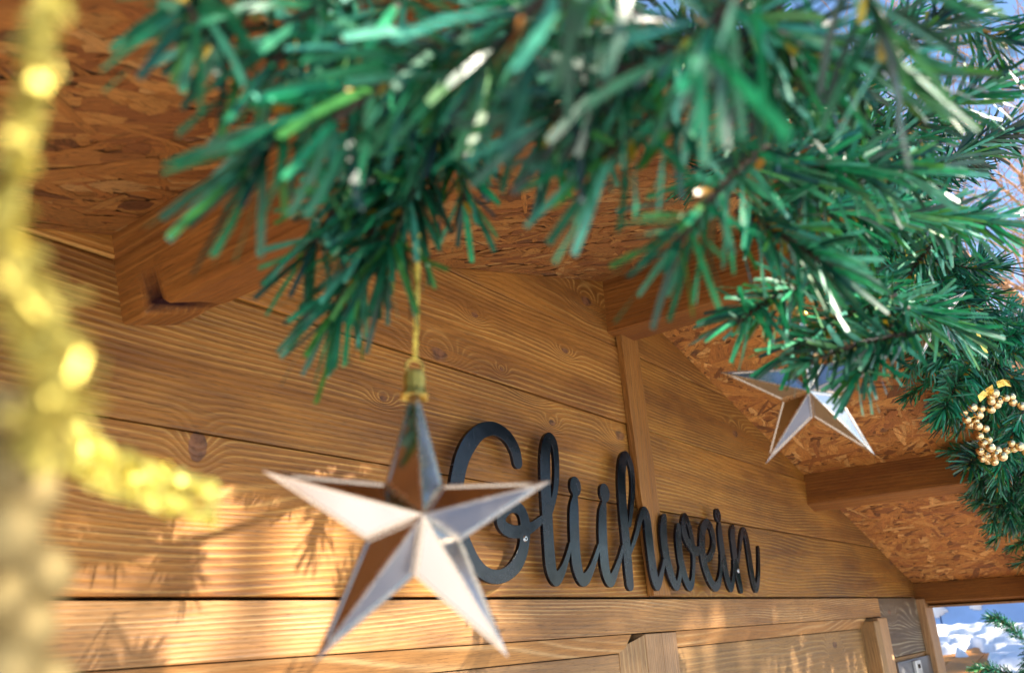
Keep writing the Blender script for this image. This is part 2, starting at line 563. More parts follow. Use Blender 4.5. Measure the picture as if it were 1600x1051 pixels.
# boards from the counter down to the ground
zt = z0(-1.06)
while zt > 0.05:
    box('plank', XW * S, 4.60 * S, 0.0, 0.022, max(0.0, zt - 0.14), zt - 0.003, M_plank, hut, 0.002)
    zt -= 0.14
box('counter_shelf', XW * S, 4.60 * S, -0.22, 0.0, z0(-1.42), z0(-1.38), M_rail, hut, 0.004)
# sides and back
for xs in (XW * S - 0.02, XE * S):
    zt = 0.0
    while zt < z0(0.0):
        box('side_plank', xs, xs + 0.022, 0.092, 1.8, zt, min(zt + 0.137, z0(0.02)), M_plank, hut, 0.002)
        zt += 0.14
bb = clip_plank(XW, XE, -3.0, 0.95)
prism_y('back_wall', [(p[0] * S, CAM[2] + p[1] * S) for p in bb], 1.81, 1.83, M_plank, hut, 0)

# roof sheets of pressed strands
EXT = 0.30                           # eave overhang beyond the wall ends, wall units
for sgn in (-1, 1):
    xo = XR + sgn * (XE - XR + EXT)
    a = (XR * S, CAM[2] + ZR * S); b = (xo * S, CAM[2] + zroof(xo) * S)
    th = 0.018
    vv = []
    for y in (-OV, 1.95):
        vv += [(a[0], y, a[1]), (b[0], y, b[1]), (b[0], y, b[1] + th), (a[0], y, a[1] + th)]
    sheet = pyd('roof_sheet', vv, [(0, 1, 2, 3), (7, 6, 5, 4), (0, 4, 5, 1), (1, 5, 6, 2), (2, 6, 7, 3), (3, 7, 4, 0)], M_osb_base, hut)
    # strands: thin overlapping slivers pressed into the underside
    ux = np.array([b[0] - a[0], 0, b[1] - a[1]]); Ls = np.linalg.norm(ux); ux /= Ls
    uy = np.array([0, 1.0, 0])
    nn = np.cross(ux, uy); nn = nn if nn[2] < 0 else -nn
    N = 6400
    V = []; F = []; C = []; UV = []
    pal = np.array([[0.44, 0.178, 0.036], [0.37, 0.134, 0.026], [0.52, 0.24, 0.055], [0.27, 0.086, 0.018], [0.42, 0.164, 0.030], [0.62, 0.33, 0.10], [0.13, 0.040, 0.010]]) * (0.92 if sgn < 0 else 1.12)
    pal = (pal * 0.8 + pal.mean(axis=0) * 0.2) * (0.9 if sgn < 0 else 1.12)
    pr = [0.22, 0.20, 0.16, 0.14, 0.14, 0.08, 0.06]
    for q in range(N):
        cx = rng.uniform(-0.01, Ls + 0.01); cy = rng.uniform(-OV + 0.0, 0.03)
        # strands lie mostly along y on the left face, more mixed on the right
        th_ = rng.normal(0.15 if sgn < 0 else 0.75, 0.55 if sgn < 0 else 0.9)
        ln = rng.uniform(0.035, 0.11) * (1.0 if rng.random() < 0.6 else 0.35); wd = rng.uniform(0.006, 0.026) * (1.0 if rng.random() < 0.65 else 0.4)
        ca, sa = math.cos(th_), math.sin(th_)
        h = 0.0006 + 0.0016 * q / N + rng.uniform(0, 0.0003)
        outl = [(-ln / 2, -wd / 2 * rng.uniform(.2, 1)), (-ln * rng.uniform(.1, .3), -wd / 2), (ln * rng.uniform(.1, .3), -wd / 2 * rng.uniform(.8, 1.1)), (ln / 2, -wd / 2 * rng.uniform(.1, .9)),
                (ln / 2 * rng.uniform(.92, 1.05), wd / 2 * rng.uniform(.1, .9)), (ln * rng.uniform(.05, .3), wd / 2), (-ln * rng.uniform(.1, .3), wd / 2 * rng.uniform(.8, 1.1)), (-ln / 2 * rng.uniform(.92, 1.05), wd / 2 * rng.uniform(.2, 1))]
        tl = rng.normal(0, 0.018); tl2 = rng.normal(0, 0.05)
        base = len(V)
        okf = True
        for (p, s_) in outl:
            lx = cx + p * ca - s_ * sa; ly = cy + p * sa + s_ * ca
            lx = min(max(lx, 0.0), Ls); ly = min(max(ly, -OV + 0.001), 0.045)
            pt = np.array([a[0], 0, a[1]]) + ux * lx + uy * ly + nn * (h + abs(p * tl) * 0.25 + s_ * tl2 * 0.4)
            V.append(pt)
        F.append(tuple(range(base, base + 8)) if nn[2] < 0 else tuple(range(base + 7, base - 1, -1)))
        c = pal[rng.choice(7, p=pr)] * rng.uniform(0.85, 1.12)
        C.append(c)
        off = rng.uniform(0, 50, 2)
        UV.append([(p + off[0], s_ + off[1]) for p, s_ in outl])
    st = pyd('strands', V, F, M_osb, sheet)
    st['kind'] = 'stuff'
    ca_ = st.data.attributes.new('strand_colour', 'FLOAT_COLOR', 'FACE')
    ca_.data.foreach_set('color', np.c_[np.array(C), np.ones(N)].astype(np.float32).ravel())
    uvl = st.data.uv_layers.new(name='UVMap')
    uvl.data.foreach_set('uv', np.array(UV, dtype=np.float32).ravel())
    # snow lying on the roof
    sg = []; sf = []
    ni, nj = 26, 22
    for j in range(nj):
        for i in range(ni):
            lx = Ls * i / (ni - 1); y = -OV + (1.95 + OV) * j / (nj - 1)
            edge = min(1.0, min(i and 9 or 9, (ni - 1 - i)) / 2.0, j / 2.0, (nj - 1 - j) / 2.0)
            hh = 0.02 + edge ** 0.5 * (0.09 + 0.03 * noise.noise(Vector((lx * 2, y * 2, sgn))))
            pt = np.array([a[0], 0, a[1]]) + ux * lx + uy * y - nn * hh
            sg.append(pt)
    sf = [(j * ni + i, j * ni + i + 1, (j + 1) * ni + i + 1, (j + 1) * ni + i) for j in range(nj - 1) for i in range(ni - 1)]
    pyd('roof_snow', sg, sf, M_snow, hut, True)
    # barge board along the front edge
    bz = 0.004
    vb = []
    for y in (-OV - 0.016, -OV - 0.001):
        vb += [(a[0], y, a[1] - bz), (b[0], y, b[1] - bz), (b[0], y, b[1] + th), (a[0], y, a[1] + th)]
    pyd('barge_board', vb, [(0, 1, 2, 3), (7, 6, 5, 4), (0, 4, 5, 1), (1, 5, 6, 2), (2, 6, 7, 3), (3, 7, 4, 0)], M_plank, hut)


def purlin(xc, zt, wdt, hgt, tilt, notch=False, name='purlin'):
    """xc, zt: top middle in wall units; wdt, hgt metres; runs from the wall to the roof's front edge"""
    ex = Vector((math.cos(tilt), 0, math.sin(tilt))); ez = Vector((-math.sin(tilt), 0, math.cos(tilt)))
    o0 = Vector((xc * S, 0, CAM[2] + zt * S))
    ny = 90 if notch else 8
    ring = []
    bv = 0.0025
    prof = [(-wdt / 2, 0), (-wdt / 2, -hgt / 2), (-wdt / 2, -hgt + bv), (-wdt / 2 + bv, -hgt), (0, -hgt), (wdt / 2 - bv, -hgt), (wdt / 2, -hgt + bv), (wdt / 2, -hgt / 2), (wdt / 2, 0)]
    V = []; F = []; bark = []
    n = len(prof)
    for j in range(ny + 1):
        y = 0.004 - (OV - 0.004) * j / ny
        for i, (px, pz) in enumerate(prof):
            bk_ = 0.0
            if notch and i in (2, 3, 4, 5):
                s = y + 0.048                       # bark pocket on the lower left arris, close to the wall
                g = math.exp(-(abs(s + (0.006 if i > 3 else 0)) / 0.013) ** 2.5) * {2: 0.75, 3: 1.0, 4: 0.8, 5: 0.35}[i]
                px = px + (0.006 * g if i < 4 else 0); pz = pz + 0.010 * g
                bk_ = min(1.0, max(0.0, (g - 0.22) * 4))
            q = o0 + ex * px + ez * pz
            V.append((q.x, y, q.z)); bark.append(bk_)
    for j in range(ny):
        for i in range(n):
            i2 = (i + 1) % n
            F.append((j * n + i, j * n + i2, (j + 1) * n + i2, (j + 1) * n + i))
    F.append(tuple(range(n))); F.append(tuple(ny * n + i for i in reversed(range(n))))
    o = pyd(name, V, F, M_purlin, hut)
    at_ = o.data.attributes.new('bark', 'FLOAT', 'POINT')
    at_.data.foreach_set('value', bark)
    return o


ta = math.atan(SL)
for xl, sg_, nt in ((0.458, -1, True), (3.215, 1, False)):
    xc = xl + 0.043
    purlin(xc, zroof(xc) - 0.004, 0.054, 0.080, -sg_ * ta, nt)
purlin(XR + 0.005, ZR - 0.016, 0.070, 0.098, 0.0, name='ridge_beam')
purlin(4.70, zroof(4.70) - 0.006, 0.055, 0.062, -ta, name='eave_beam')
purlin(XW + 0.02, zroof(XW + 0.02) - 0.006, 0.055, 0.062, ta, name='eave_beam')

box('eave_trim', 4.66 * S, 4.75 * S, -OV + 0.01, -0.03, CAM[2] + zroof(4.70) * S - 0.0745, CAM[2] + zroof(4.70) * S - 0.068, M_stile, hut, 0.001)
# latch plate on the corner
lp = box('latch_plate', 3.98 * S, 4.62 * S, -0.012, -0.0045, z0(-0.33), z0(-0.205), M_steel, hut, 0.001)
box('latch_lever', 4.23 * S, 4.33 * S, -0.022, -0.0125, z0(-0.36), z0(-0.212), M_zinc, lp, 0.002)
for q in range(2):
    box('latch_slot', 4.262 * S, 4.298 * S, -0.0238, -0.0222, z0(-0.245 - q * 0.05), z0(-0.228 - q * 0.05), M_dark, lp, 0)

# ------------------------------------------------------------------ script lettering on the gable
def c1(p): return [(690 + x / 3.755, 650 + y / 3.755) + tuple(r) for x, y, *r in p]
def c2(p): return [(830 + x / 3.893, 660 + y / 3.893) + tuple(r) for x, y, *r in p]
def c3(p): return [(960 + x / 5.531, 740 + y / 5.531) + tuple(r) for x, y, *r in p]


K, B_, T_ = 0.0175, 0.0125, 0.0075      # half widths: heavy down strokes, bowls, hairlines (wall units)
strokes = [
    ('G', c1([(440, 268, .014), (425, 200, .015), (385, 130, .0145), (335, 88, .0135), (285, 73, .0135), (220, 92, .015), (160, 155, K), (115, 245, K), (90, 345, K), (77, 440, K), (80, 560, K), (105, 690, K), (142, 785, K), (190, 865, .015), (245, 920, .013), (310, 942, .0125), (375, 925, .0125), (432, 872, .014), (468, 795, .0145), (484, 700, .0145), (482, 620, .0145), (462, 560, .013), (425, 532, .0115), (385, 540, .0105), (352, 575, .0115), (340, 615, .0125), (358, 652, .0125), (400, 674, .0125), (455, 676, .0115), (515, 655, .010), (580, 606, .0075), (610, 580, .006)])),
    ('l', c2([(60, 600, .006), (98, 565, .0065), (124, 490, .0075), (145, 370, .0085), (147, 240, .009), (135, 135, .0105), (108, 94, .0115), (86, 130, .015), (78, 230, K), (80, 380, K), (90, 560, K), (100, 740, K), (113, 880, .0175), (135, 952, .0125), (160, 940, .0125), (190, 885, .009), (215, 810, .0065), (232, 740, .005)])),
    ('u', c2([(262, 386, .0205), (262, 390, .0205)])),
    ('u', c2([(262, 440, .007), (258, 480, .012), (254, 530, .0165), (254, 620, K), (260, 760, K), (272, 870, K), (298, 950, .0135), (330, 945, .0125), (362, 885, .009), (388, 810, .007), (405, 750, .005)])),
    ('u', c2([(440, 425, .0205), (440, 429, .0205)])),
    ('u', c2([(438, 480, .007), (434, 510, .011), (428, 560, .0155), (427, 660, K), (433, 780, K), (443, 880, K), (462, 955, .0135), (485, 955, .0125), (512, 890, .009), (535, 820, .007), (550, 755, .005)])),
    ('h', c2([(592, 620, .006), (604, 520, .0075), (613, 400, .0085), (606, 285, .0095), (588, 225, .0105), (568, 202, .0115), (550, 240, .016), (543, 340, K), (549, 480, K), (561, 620, K), (574, 760, K), (585, 890, K), (594, 980, .0155)])),
    ('h', c3([(120, 700, .005), (155, 600, .0065), (190, 490, .0075), (215, 390, .009), (245, 325, .0115), (272, 372, .0155), (287, 520, K), (307, 700, K), (330, 860, K), (355, 960, .0125), (378, 935, .0115), (402, 850, .008), (420, 760, .006), (428, 700, .005)])),
    ('w', c3([(427, 370, .008), (418, 410, .014), (415, 500, .0165), (425, 620, .0165), (448, 750, .0165), (487, 890, .016), (525, 968, .0115), (550, 920, .009), (562, 820, .007), (560, 740, .006)])),
    ('w', c3([(546, 460, .011), (544, 560, .0155), (560, 720, .0155), (592, 860, .0155), (632, 965, .0125), (662, 945, .010), (674, 850, .008), (678, 740, .008), (672, 640, .0095), (652, 500, .0095), (625, 410, .0105), (601, 372, .0105), (588, 430, .0125), (602, 530, .0135), (640, 610, .0135), (685, 660, .0135), (718, 665, .011), (742, 640, .009)])),
    ('e', c3([(742, 640, .008), (785, 728, .008), (815, 718, .010), (845, 640, .0115), (848, 550, .0125), (825, 460, .0125), (788, 422, .0115), (756, 480, .0155), (748, 600, .0165), (762, 740, .0165), (802, 880, .016), (855, 972, .0125), (890, 950, .011), (910, 860, .0085), (915, 760, .0065), (912, 700, .005)])),
    ('i', c3([(886, 355, .0185), (886, 360, .0185)])),
    ('i', c3([(902, 430, .007), (902, 480, .0125), (910, 560, .015), (928, 690, .0155), (948, 810, .0155), (975, 930, .0145), (998, 985, .011), (1016, 930, .0095), (1024, 830, .007), (1022, 750, .005)])),
    ('n', c3([(1018, 465, .010), (1012, 520, .0155), (1022, 620, .016), (1038, 740, .016), (1060, 870, .016), (1085, 990, .0135)])),
    ('n', c3([(1062, 760, .005), (1078, 640, .007), (1090, 540, .009), (1110, 492, .0115), (1132, 545, .0145), (1152, 670, .0155), (1176, 830, .0155), (1202, 965, .013), (1222, 985, .011), (1238, 900, .009), (1241, 760, .008), (1238, 640, .007)])),
]
LY = -0.0185                        # middle plane of the plate
letters_order = ['G', 'l', 'u', 'h', 'w', 'e', 'i', 'n']
segs = {k: [] for k in letters_order}
for nm, pts in strokes:
    P3 = []
    for (px, py, rr) in pts:
        q = at_y(px, py, LY)
        P3.append((q[0] / S, (q[2] - CAM[2]) / S, rr))
    segs[nm].append(catmull(P3, 6))
allp = np.array([p for v in segs.values() for s in v for p in s])
gx0, gx1 = allp[:, 0].min() - 0.03, allp[:, 0].max() + 0.03
gz0, gz1 = allp[:, 1].min() - 0.03, allp[:, 1].max() + 0.03
h_ = 0.0022
GX = np.arange(gx0, gx1, h_); GZ = np.arange(gz0, gz1, h_)
sd = {}
for nm in letters_order:
    D = np.full((len(GZ), len(GX)), 1.0)
    for s in segs[nm]:
        for p, q in zip(s[:-1], s[1:]):
            i0 = max(0, int((min(p[0], q[0]) - gx0 - 0.06) / h_)); i1 = min(len(GX), int((max(p[0], q[0]) - gx0 + 0.06) / h_) + 2)
            j0 = max(0, int((min(p[1], q[1]) - gz0 - 0.06) / h_)); j1 = min(len(GZ), int((max(p[1], q[1]) - gz0 + 0.06) / h_) + 2)
            X, Z = np.meshgrid(GX[i0:i1], GZ[j0:j1])
            d = q[:2] - p[:2]; L2 = max(d @ d, 1e-12)
            t_ = np.clip(((X - p[0]) * d[0] + (Z - p[1]) * d[1]) / L2, 0, 1)
            dist = np.hypot(X - p[0] - t_ * d[0], Z - p[1] - t_ * d[1]) - (p[2] + (q[2] - p[2]) * t_)
            D[j0:j1, i0:i1] = np.minimum(D[j0:j1, i0:i1], dist)
    sd[nm] = D


def contour(Fd):
    """marching squares, returns closed loops of (x, z) for Fd < 0"""
    edges = {}
    ny_, nx_ = Fd.shape
    neg = Fd < 0
    cs = neg[:-1, :-1] * 1 + neg[:-1, 1:] * 2 + neg[1:, 1:] * 4 + neg[1:, :-1] * 8
    table = {1: [(3, 0)], 2: [(0, 1)], 3: [(3, 1)], 4: [(1, 2)], 5: [(3, 2), (1, 0)], 6: [(0, 2)], 7: [(3, 2)], 8: [(2, 3)], 9: [(2, 0)], 10: [(0, 3), (2, 1)], 11: [(2, 1)], 12: [(1, 3)], 13: [(1, 0)], 14: [(0, 3)]}

    def pt(j, i, e):
        if e == 0: (ja, ia), (jb, ib) = (j, i), (j, i + 1)
        elif e == 1: (ja, ia), (jb, ib) = (j, i + 1), (j + 1, i + 1)
        elif e == 2: (ja, ia), (jb, ib) = (j + 1, i), (j + 1, i + 1)
        else: (ja, ia), (jb, ib) = (j, i), (j + 1, i)
        a_, b_ = Fd[ja, ia], Fd[jb, ib]
        t_ = a_ / (a_ - b_) if a_ != b_ else 0.5
        return (ja, ia, jb, ib), (GX[ia] + (GX[ib] - GX[ia]) * t_, GZ[ja] + (GZ[jb] - GZ[ja]) * t_)

    pos = {}
    for j, i in zip(*np.nonzero((cs > 0) & (cs < 15))):
        for (ea, eb) in table[int(cs[j, i])]:
            ka, pa = pt(j, i, ea); kb, pb = pt(j, i, eb)
            pos[ka] = pa; pos[kb] = pb
            edges[ka] = kb
    loops = []
    while edges:
        k0 = next(iter(edges)); loop = []
        k_ = k0
        while k_ in edges:
            loop.append(pos[k_]); k_ = edges.pop(k_)
        if len(loop) > 8: loops.append(loop)
    return loops


sign = empty('wall_lettering', (w(1.15, 0.07)[0], -0.006, w(1, 0.07)[2]))
tag(sign, 'black joined script lettering reading Glühwein screwed to the gable boards', 'lettering')
for nm in letters_order:
    others = np.min([sd[k_] for k_ in letters_order if k_ != nm], axis=0)
    Fd = np.maximum(sd[nm], (sd[nm] - others) * 0.5 + 0.00002)
    Fd = np.where(Fd == 0, 1e-6, Fd)
    cu = bpy.data.curves.new('letter', 'CURVE')
    cu.dimensions = '2D'
    cu.fill_mode = 'BOTH'
    cu.extrude = 0.0022
    cu.bevel_depth = 0.0004
    cu.bevel_resolution = 1
    for lp_ in contour(Fd):
        lp_ = lp_[::2]
        sp = cu.splines.new('POLY')
        sp.points.add(len(lp_) - 1)
        for q, (x, z) in zip(sp.points, lp_): q.co = (x * S, (z * S + CAM[2]), 0, 1)
        sp.use_cyclic_u = True
    tmp = bpy.data.objects.new('tmp', cu)
    me = bpy.data.meshes.new_from_object(tmp)
    bpy.data.objects.remove(tmp)
    # curve plane (x, y) -> wall plane (x, z)
    me.transform(Matrix(((1, 0, 0, 0), (0, 0, -1, LY), (0, 1, 0, 0), (0, 0, 0, 1))))
    me.name = 'letter'
    o = link('letter', me, M_black, sign)
    o['label'] = 'letter ' + {'u': 'ü'}.get(nm, nm) + ' of the black lettering'


def screw(px, py):
    q = at_y(px, py, LY - 0.003)
    bm = bmesh.new()
    bmesh.ops.create_cone(bm, cap_ends=True, segments=14, radius1=0.0042, radius2=0.0030, depth=0.0016)
    me = bpy.data.meshes.new('screw'); bm.to_mesh(me); bm.free()
    me.transform(Matrix.Translation(Vector(q) + Vector((0, -0.0004, 0))) @ Matrix.Rotation(R(90), 4, 'X'))
    o = link('screw', me, M_screw, sign)
    bm = bmesh.new()
    bmesh.ops.create_cone(bm, cap_ends=True, segments=6, radius1=0.0014, radius2=0.0014, depth=0.0006)
    me = bpy.data.meshes.new('screw_socket'); bm.to_mesh(me); bm.free()
    me.transform(Matrix.Translation(Vector(q) + Vector((0, -0.0014, 0))) @ Matrix.Rotation(R(90), 4, 'X'))
    link('screw_socket', me, M_dark, o)


screw(821, 841)
screw(1154, 891)

# ------------------------------------------------------------------ hanging stars
STAR_R, STAR_I, STAR_H = 0.0625, 0.0201, 0.0165


def star_meshes():
    tips = [Vector((STAR_R * math.cos(math.pi / 2 + k_ * 2 * math.pi / 5), STAR_R * math.sin(math.pi / 2 + k_ * 2 * math.pi / 5), 0)) for k_ in range(5)]
    vals = [Vector((STAR_I * math.cos(math.pi / 2 + math.pi / 5 + k_ * 2 * math.pi / 5), STAR_I * math.sin(math.pi / 2 + math.pi / 5 + k_ * 2 * math.pi / 5), 0)) for k_ in range(5)]
    rimV, rimF, facets = [], [], []
    for side in (1, -1):
        ap = Vector((0, 0, STAR_H * side))
        for k_ in range(5):
            for tri in ((ap, tips[k_], vals[k_]), (ap, vals[(k_ - 1) % 5], tips[k_])):
                if side < 0: tri = (tri[0], tri[2], tri[1])
                A, B, C = tri
                n = (B - A).cross(C - A).normalized()
                # inset triangle: every edge moved inward by rim width
                la, lb, lc = (B - C).length, (A - C).length, (A - B).length
                per = la + lb + lc
                inc = (A * la + B * lb + C * lc) / per
                area = (B - A).cross(C - A).length / 2
                rad = 2 * area / per
                rw = 0.0012
                kk = max(0.25, (rad - rw) / rad)
                ins = [inc + (p - inc) * kk for p in tri]
                rec = [p - n * 0.0007 for p in ins]
                b0 = len(rimV)
                rimV += list(tri) + ins + rec
                for e in range(3):
                    e2 = (e + 1) % 3
                    rimF.append((b0 + e, b0 + e2, b0 + 3 + e2, b0 + 3 + e))
                    rimF.append((b0 + 3 + e, b0 + 3 + e2, b0 + 6 + e2, b0 + 6 + e))
                facets.append([p - n * 0.0006 for p in ins])
    return rimV, rimF, facets


def cap_mesh():
    """fluted crown cap with a flared rim, seated on the top arm; z-free local frame: y up"""
    V, F = [], []
    prof = [(0.0022, 0.010), (0.0046, 0.0098), (0.0050, 0.0075), (0.0050, 0.001), (0.0066, -0.0035), (0.0060, -0.0040)]
    n = 24
    for j, (rr, y) in enumerate(prof):
        for k_ in range(n):
            an = 2 * math.pi * k_ / n
            fl = 1 + (0.07 if k_ % 2 else -0.03) * (j > 0) + (0.12 if (k_ // 2) % 2 else -0.10) * (j >= 4)
            V.append((rr * fl * math.cos(an), y, rr * fl * math.sin(an)))
    for j in range(len(prof) - 1):
        for k_ in range(n):
            k2 = (k_ + 1) % n
            F.append((j * n + k_, j * n + k2, (j + 1) * n + k2, (j + 1) * n + k_))
    F.append(tuple(range(n)))
    return V, F


def thread_vf(pts, r0=0.0009, seed=1, flakes=3):
    """glitter thread: two twisted strands whose lumpy facets sparkle"""
    rr = random.Random(seed)
    P = catmull(pts, 10)
    P = [Vector(p) for p in P]
    L = sum((P[i + 1] - P[i]).length for i in range(len(P) - 1))
    n = max(20, int(L / 0.0011))
    # resample
    out = []; acc = 0; i = 0
    step = L / n
    cur = P[0].copy(); out.append(cur.copy())
    rem = step
    for a_, b_ in zip(P[:-1], P[1:]):
        d = (b_ - a_).length; t_ = 0
        while d - t_ >= rem:
            t_ += rem; out.append(a_.lerp(b_, t_ / max(d, 1e-9))); rem = step
        rem -= d - t_
    V, F = [], []
    fr_ = []
    for q, p in enumerate(out):
        t_ = (out[min(q + 1, len(out) - 1)] - out[max(q - 1, 0)]).normalized()
        a_ = t_.cross(Vector((0.2, 0.9, 0.3))).normalized()
        fr_.append((p, a_, t_.cross(a_), t_))
    for st_ in range(4):                                  # thin filaments
        ph = rr.uniform(0, 6.28); sp_ = rr.uniform(0.25, 0.6); am = rr.uniform(0.3, 0.9)
        pp = [p + (a_ * math.cos(q * sp_ + ph) + b_ * math.sin(q * sp_ + ph)) * r0 * am for q, (p, a_, b_, t_) in enumerate(fr_)]
        tube_vf(pp, r0 * 0.26, 4, True, V, F)
    for q, (p, a_, b_, t_) in enumerate(fr_):             # glitter flakes
        for e in range(flakes):
            an = rr.uniform(0, 6.28); c = p + (a_ * math.cos(an) + b_ * math.sin(an)) * r0 * rr.uniform(0.5, 1.15) + t_ * rr.uniform(-.0006, .0006)
            e1 = Vector((rr.gauss(0, 1), rr.gauss(0, 1), rr.gauss(0, 1))).normalized(); e2 = e1.cross(Vector((rr.gauss(0, 1), rr.gauss(0, 1), rr.gauss(0, 1)))).normalized()
            z_ = r0 * rr.uniform(0.3, 0.8); n0 = len(V)
            V += [tuple(c + e1 * z_), tuple(c + e2 * z_), tuple(c - e1 * z_), tuple(c - e2 * z_)]
            F.append((n0, n0 + 1, n0 + 2, n0 + 3))
    return V, F


def star_matrix(c, yaw, tilt, roll):
    Mx = Matrix(((1, 0, 0), (0, 0, -1), (0, 1, 0)))
    rot_ = Matrix.Rotation(yaw, 3, 'Z') @ Mx @ Matrix.Rotation(tilt, 3, 'X') @ Matrix.Rotation(roll, 3, 'Z')
    return Matrix.Translation(Vector(c)) @ rot_.to_4x4()


rimV, rimF, facets = star_meshes()
me_rim = bpy.data.meshes.new('rim'); me_rim.from_pydata([tuple(p) for p in rimV], [], rimF); me_rim.materials.append(M_rim)
me_fac = []
for fc in facets:
    m_ = bpy.data.meshes.new('facet'); m_.from_pydata([tuple(p) for p in fc], [], [(0, 1, 2)]); m_.materials.append(M_mirror); me_fac.append(m_)
cV, cF = cap_mesh()
me_cap = bpy.data.meshes.new('cap'); me_cap.from_pydata(cV, [], cF); me_cap.materials.append(M_cap)
lv, lf = tube_vf([(0.0042 * math.cos(t_), 0.0128 + 0.0042 * math.sin(t_), 0) for t_ in np.linspace(0, 2 * math.pi, 17)], 0.0009, 6, False)
me_ring = bpy.data.meshes.new('cap_ring'); me_ring.from_pydata(lv, [], lf); me_ring.polygons.foreach_set('use_smooth', [True] * len(me_ring.polygons)); me_ring.materials.append(M_cap)


def make_star(c, yaw, tilt, roll, label, thread_to, tail=None, seed=1):
    root = empty('hanging_star', c)
    tag(root, label, 'star ornament', 'champagne mirror stars hung from the garland')
    m_ = star_matrix(c, yaw, tilt, roll)
    inv = Matrix.Translation(-Vector(c))

    def put(name, me):
        o = bpy.data.objects.new(name, me); col.objects.link(o); o.parent = root
        o.matrix_local = inv @ m_
        return o
    put('rim', me_rim)
    for fm in me_fac: put('facet', fm)
    up = m_ @ Matrix.Translation((0, STAR_R - 0.006, 0))
    for name, me in (('cap', me_cap), ('cap_ring', me_ring)):
        o = bpy.data.objects.new(name, me); col.objects.link(o); o.parent = root
        o.matrix_local = inv @ up @ Matrix.Scale(0.86, 4)
    top = up @ Vector((0, 0.0142, 0))
    end = Vector(thread_to)
    mid = top.lerp(end, 0.5) + Vector((0.0003, 0.0002, 0))
    V, F = thread_vf([top, top.lerp(mid, 0.5), mid, mid.lerp(end, 0.6), end], 0.0010, seed)
    V2, F2 = thread_vf([top + Vector((0.001, 0, 0)), mid + Vector((0.0014, 0.0006, 0)), end + Vector((0.0006, 0, 0))], 0.0007, seed + 7)
    n_ = len(V); V += V2; F += [tuple(i + n_ for i in f_) for f_ in F2]
    o = pyd('thread', V, F, M_cord, root)
    if tail:
        V, F = [], []
        for q, tl in enumerate(tail):
            v_, f_ = thread_vf(tl, 0.0012, seed + 20 + q)
            n_ = len(V); V += v_; F += [tuple(i + n_ for i in ff) for ff in f_]
        pyd('thread_tail', V, F, M_thread, root)
    return root


s1 = CAM + np.array([0.23744, 0.22894, 0.04256])
make_star(s1, -0.5965, -0.0847, -0.028, 'large champagne mirror star overlapping the first letter of the lettering', at_depth(653, 368, 0.325), seed=3)
s2 = CAM + np.array([0.5733, 0.1645, 0.1517])
make_star(s2, -1.28, 0.335, -0.033, 'smaller looking champagne star half under green needles before the chipboard roof', s2 + np.array([0.0, 0.02, 0.14]), seed=5)
s3 = at_depth(1452, 498, 1.04)
make_star(s3, -0.9, 0.2, 0.25, 'champagne star almost buried in the green needles near the gold beads', s3 + np.array([0.01, 0.01, 0.12]), seed=8)
# glitter tinsel very close to the lens at the left edge: thread, frayed foil strips, small champagne balls and a loop end
near = empty('tinsel_hanger', tuple(at_depth(25, 700, 0.1)))
tag(near, 'very blurred golden tinsel hanger with pale beads along the left edge', 'tinsel')


def near_thread(name, pxs, r0, seed):
    V, F = thread_vf([at_depth(*p) for p in pxs], r0, seed, 7)
    return pyd(name, V, F, M_cord if name == 'loop_end' else M_thread, near)


near_thread('thread', [(92, -70, .098), (66, 60, .097), (38, 190, .096), (14, 330, .095), (8, 400, .095)], 0.0017, 31)
near_thread('loop_end', [(60, 655, .12), (108, 684, .135), (225, 735, .155), (342, 772, .17)], 0.0019, 33)
near_thread('loop_end', [(66, 700, .12), (116, 726, .135), (220, 772, .155), (334, 806, .17)], 0.0019, 35)
rt = random.Random(12)
V, F = [], []
for q in range(420):
    t_ = rt.random()
    cx_ = 8 + 85 * math.sin(min(1.0, t_ * 1.1) * 2.2)
    c = Vector(at_depth(cx_ + rt.gauss(0, 22) - 8, 385 + 330 * t_, rt.uniform(0.088, 0.108)))
    e1 = Vector((rt.gauss(0, 1), rt.gauss(0, 1), rt.gauss(-0.4, 1))).normalized(); e2 = e1.cross(Vector((rt.gauss(0, 1), rt.gauss(0, 1), rt.gauss(0, 1)))).normalized()
    l_ = rt.uniform(0.0008, 0.0035); w_ = rt.uniform(0.00018, 0.00045)
    n0 = len(V)
    V += [tuple(c - e1 * l_ - e2 * w_), tuple(c + e1 * l_ - e2 * w_), tuple(c + e1 * l_ + e2 * w_), tuple(c - e1 * l_ + e2 * w_)]
    F.append((n0, n0 + 1, n0 + 2, n0 + 3))
pyd('foil_fringe', V, F, M_thread, near)['kind'] = 'stuff'
bm = bmesh.new(); bmesh.ops.create_uvsphere(bm, u_segments=16, v_segments=10, radius=0.0042)
for f_ in bm.faces: f_.smooth = True
me_nb = bpy.data.meshes.new('bead'); bm.to_mesh(me_nb); bm.free(); me_nb.materials.append(M_pale)
for q, (x, y, d) in enumerate(((2, 650, .104), (58, 690, .108), (-22, 745, .098), (44, 772, .112), (8, 838, .092), (62, 900, .108), (-16, 935, .096), (34, 985, .104), (-4, 1062, .09), (66, 1075, .108))):
    o = link('bead', me_nb, None, near)
    o.location = Vector(at_depth(x, y, d))

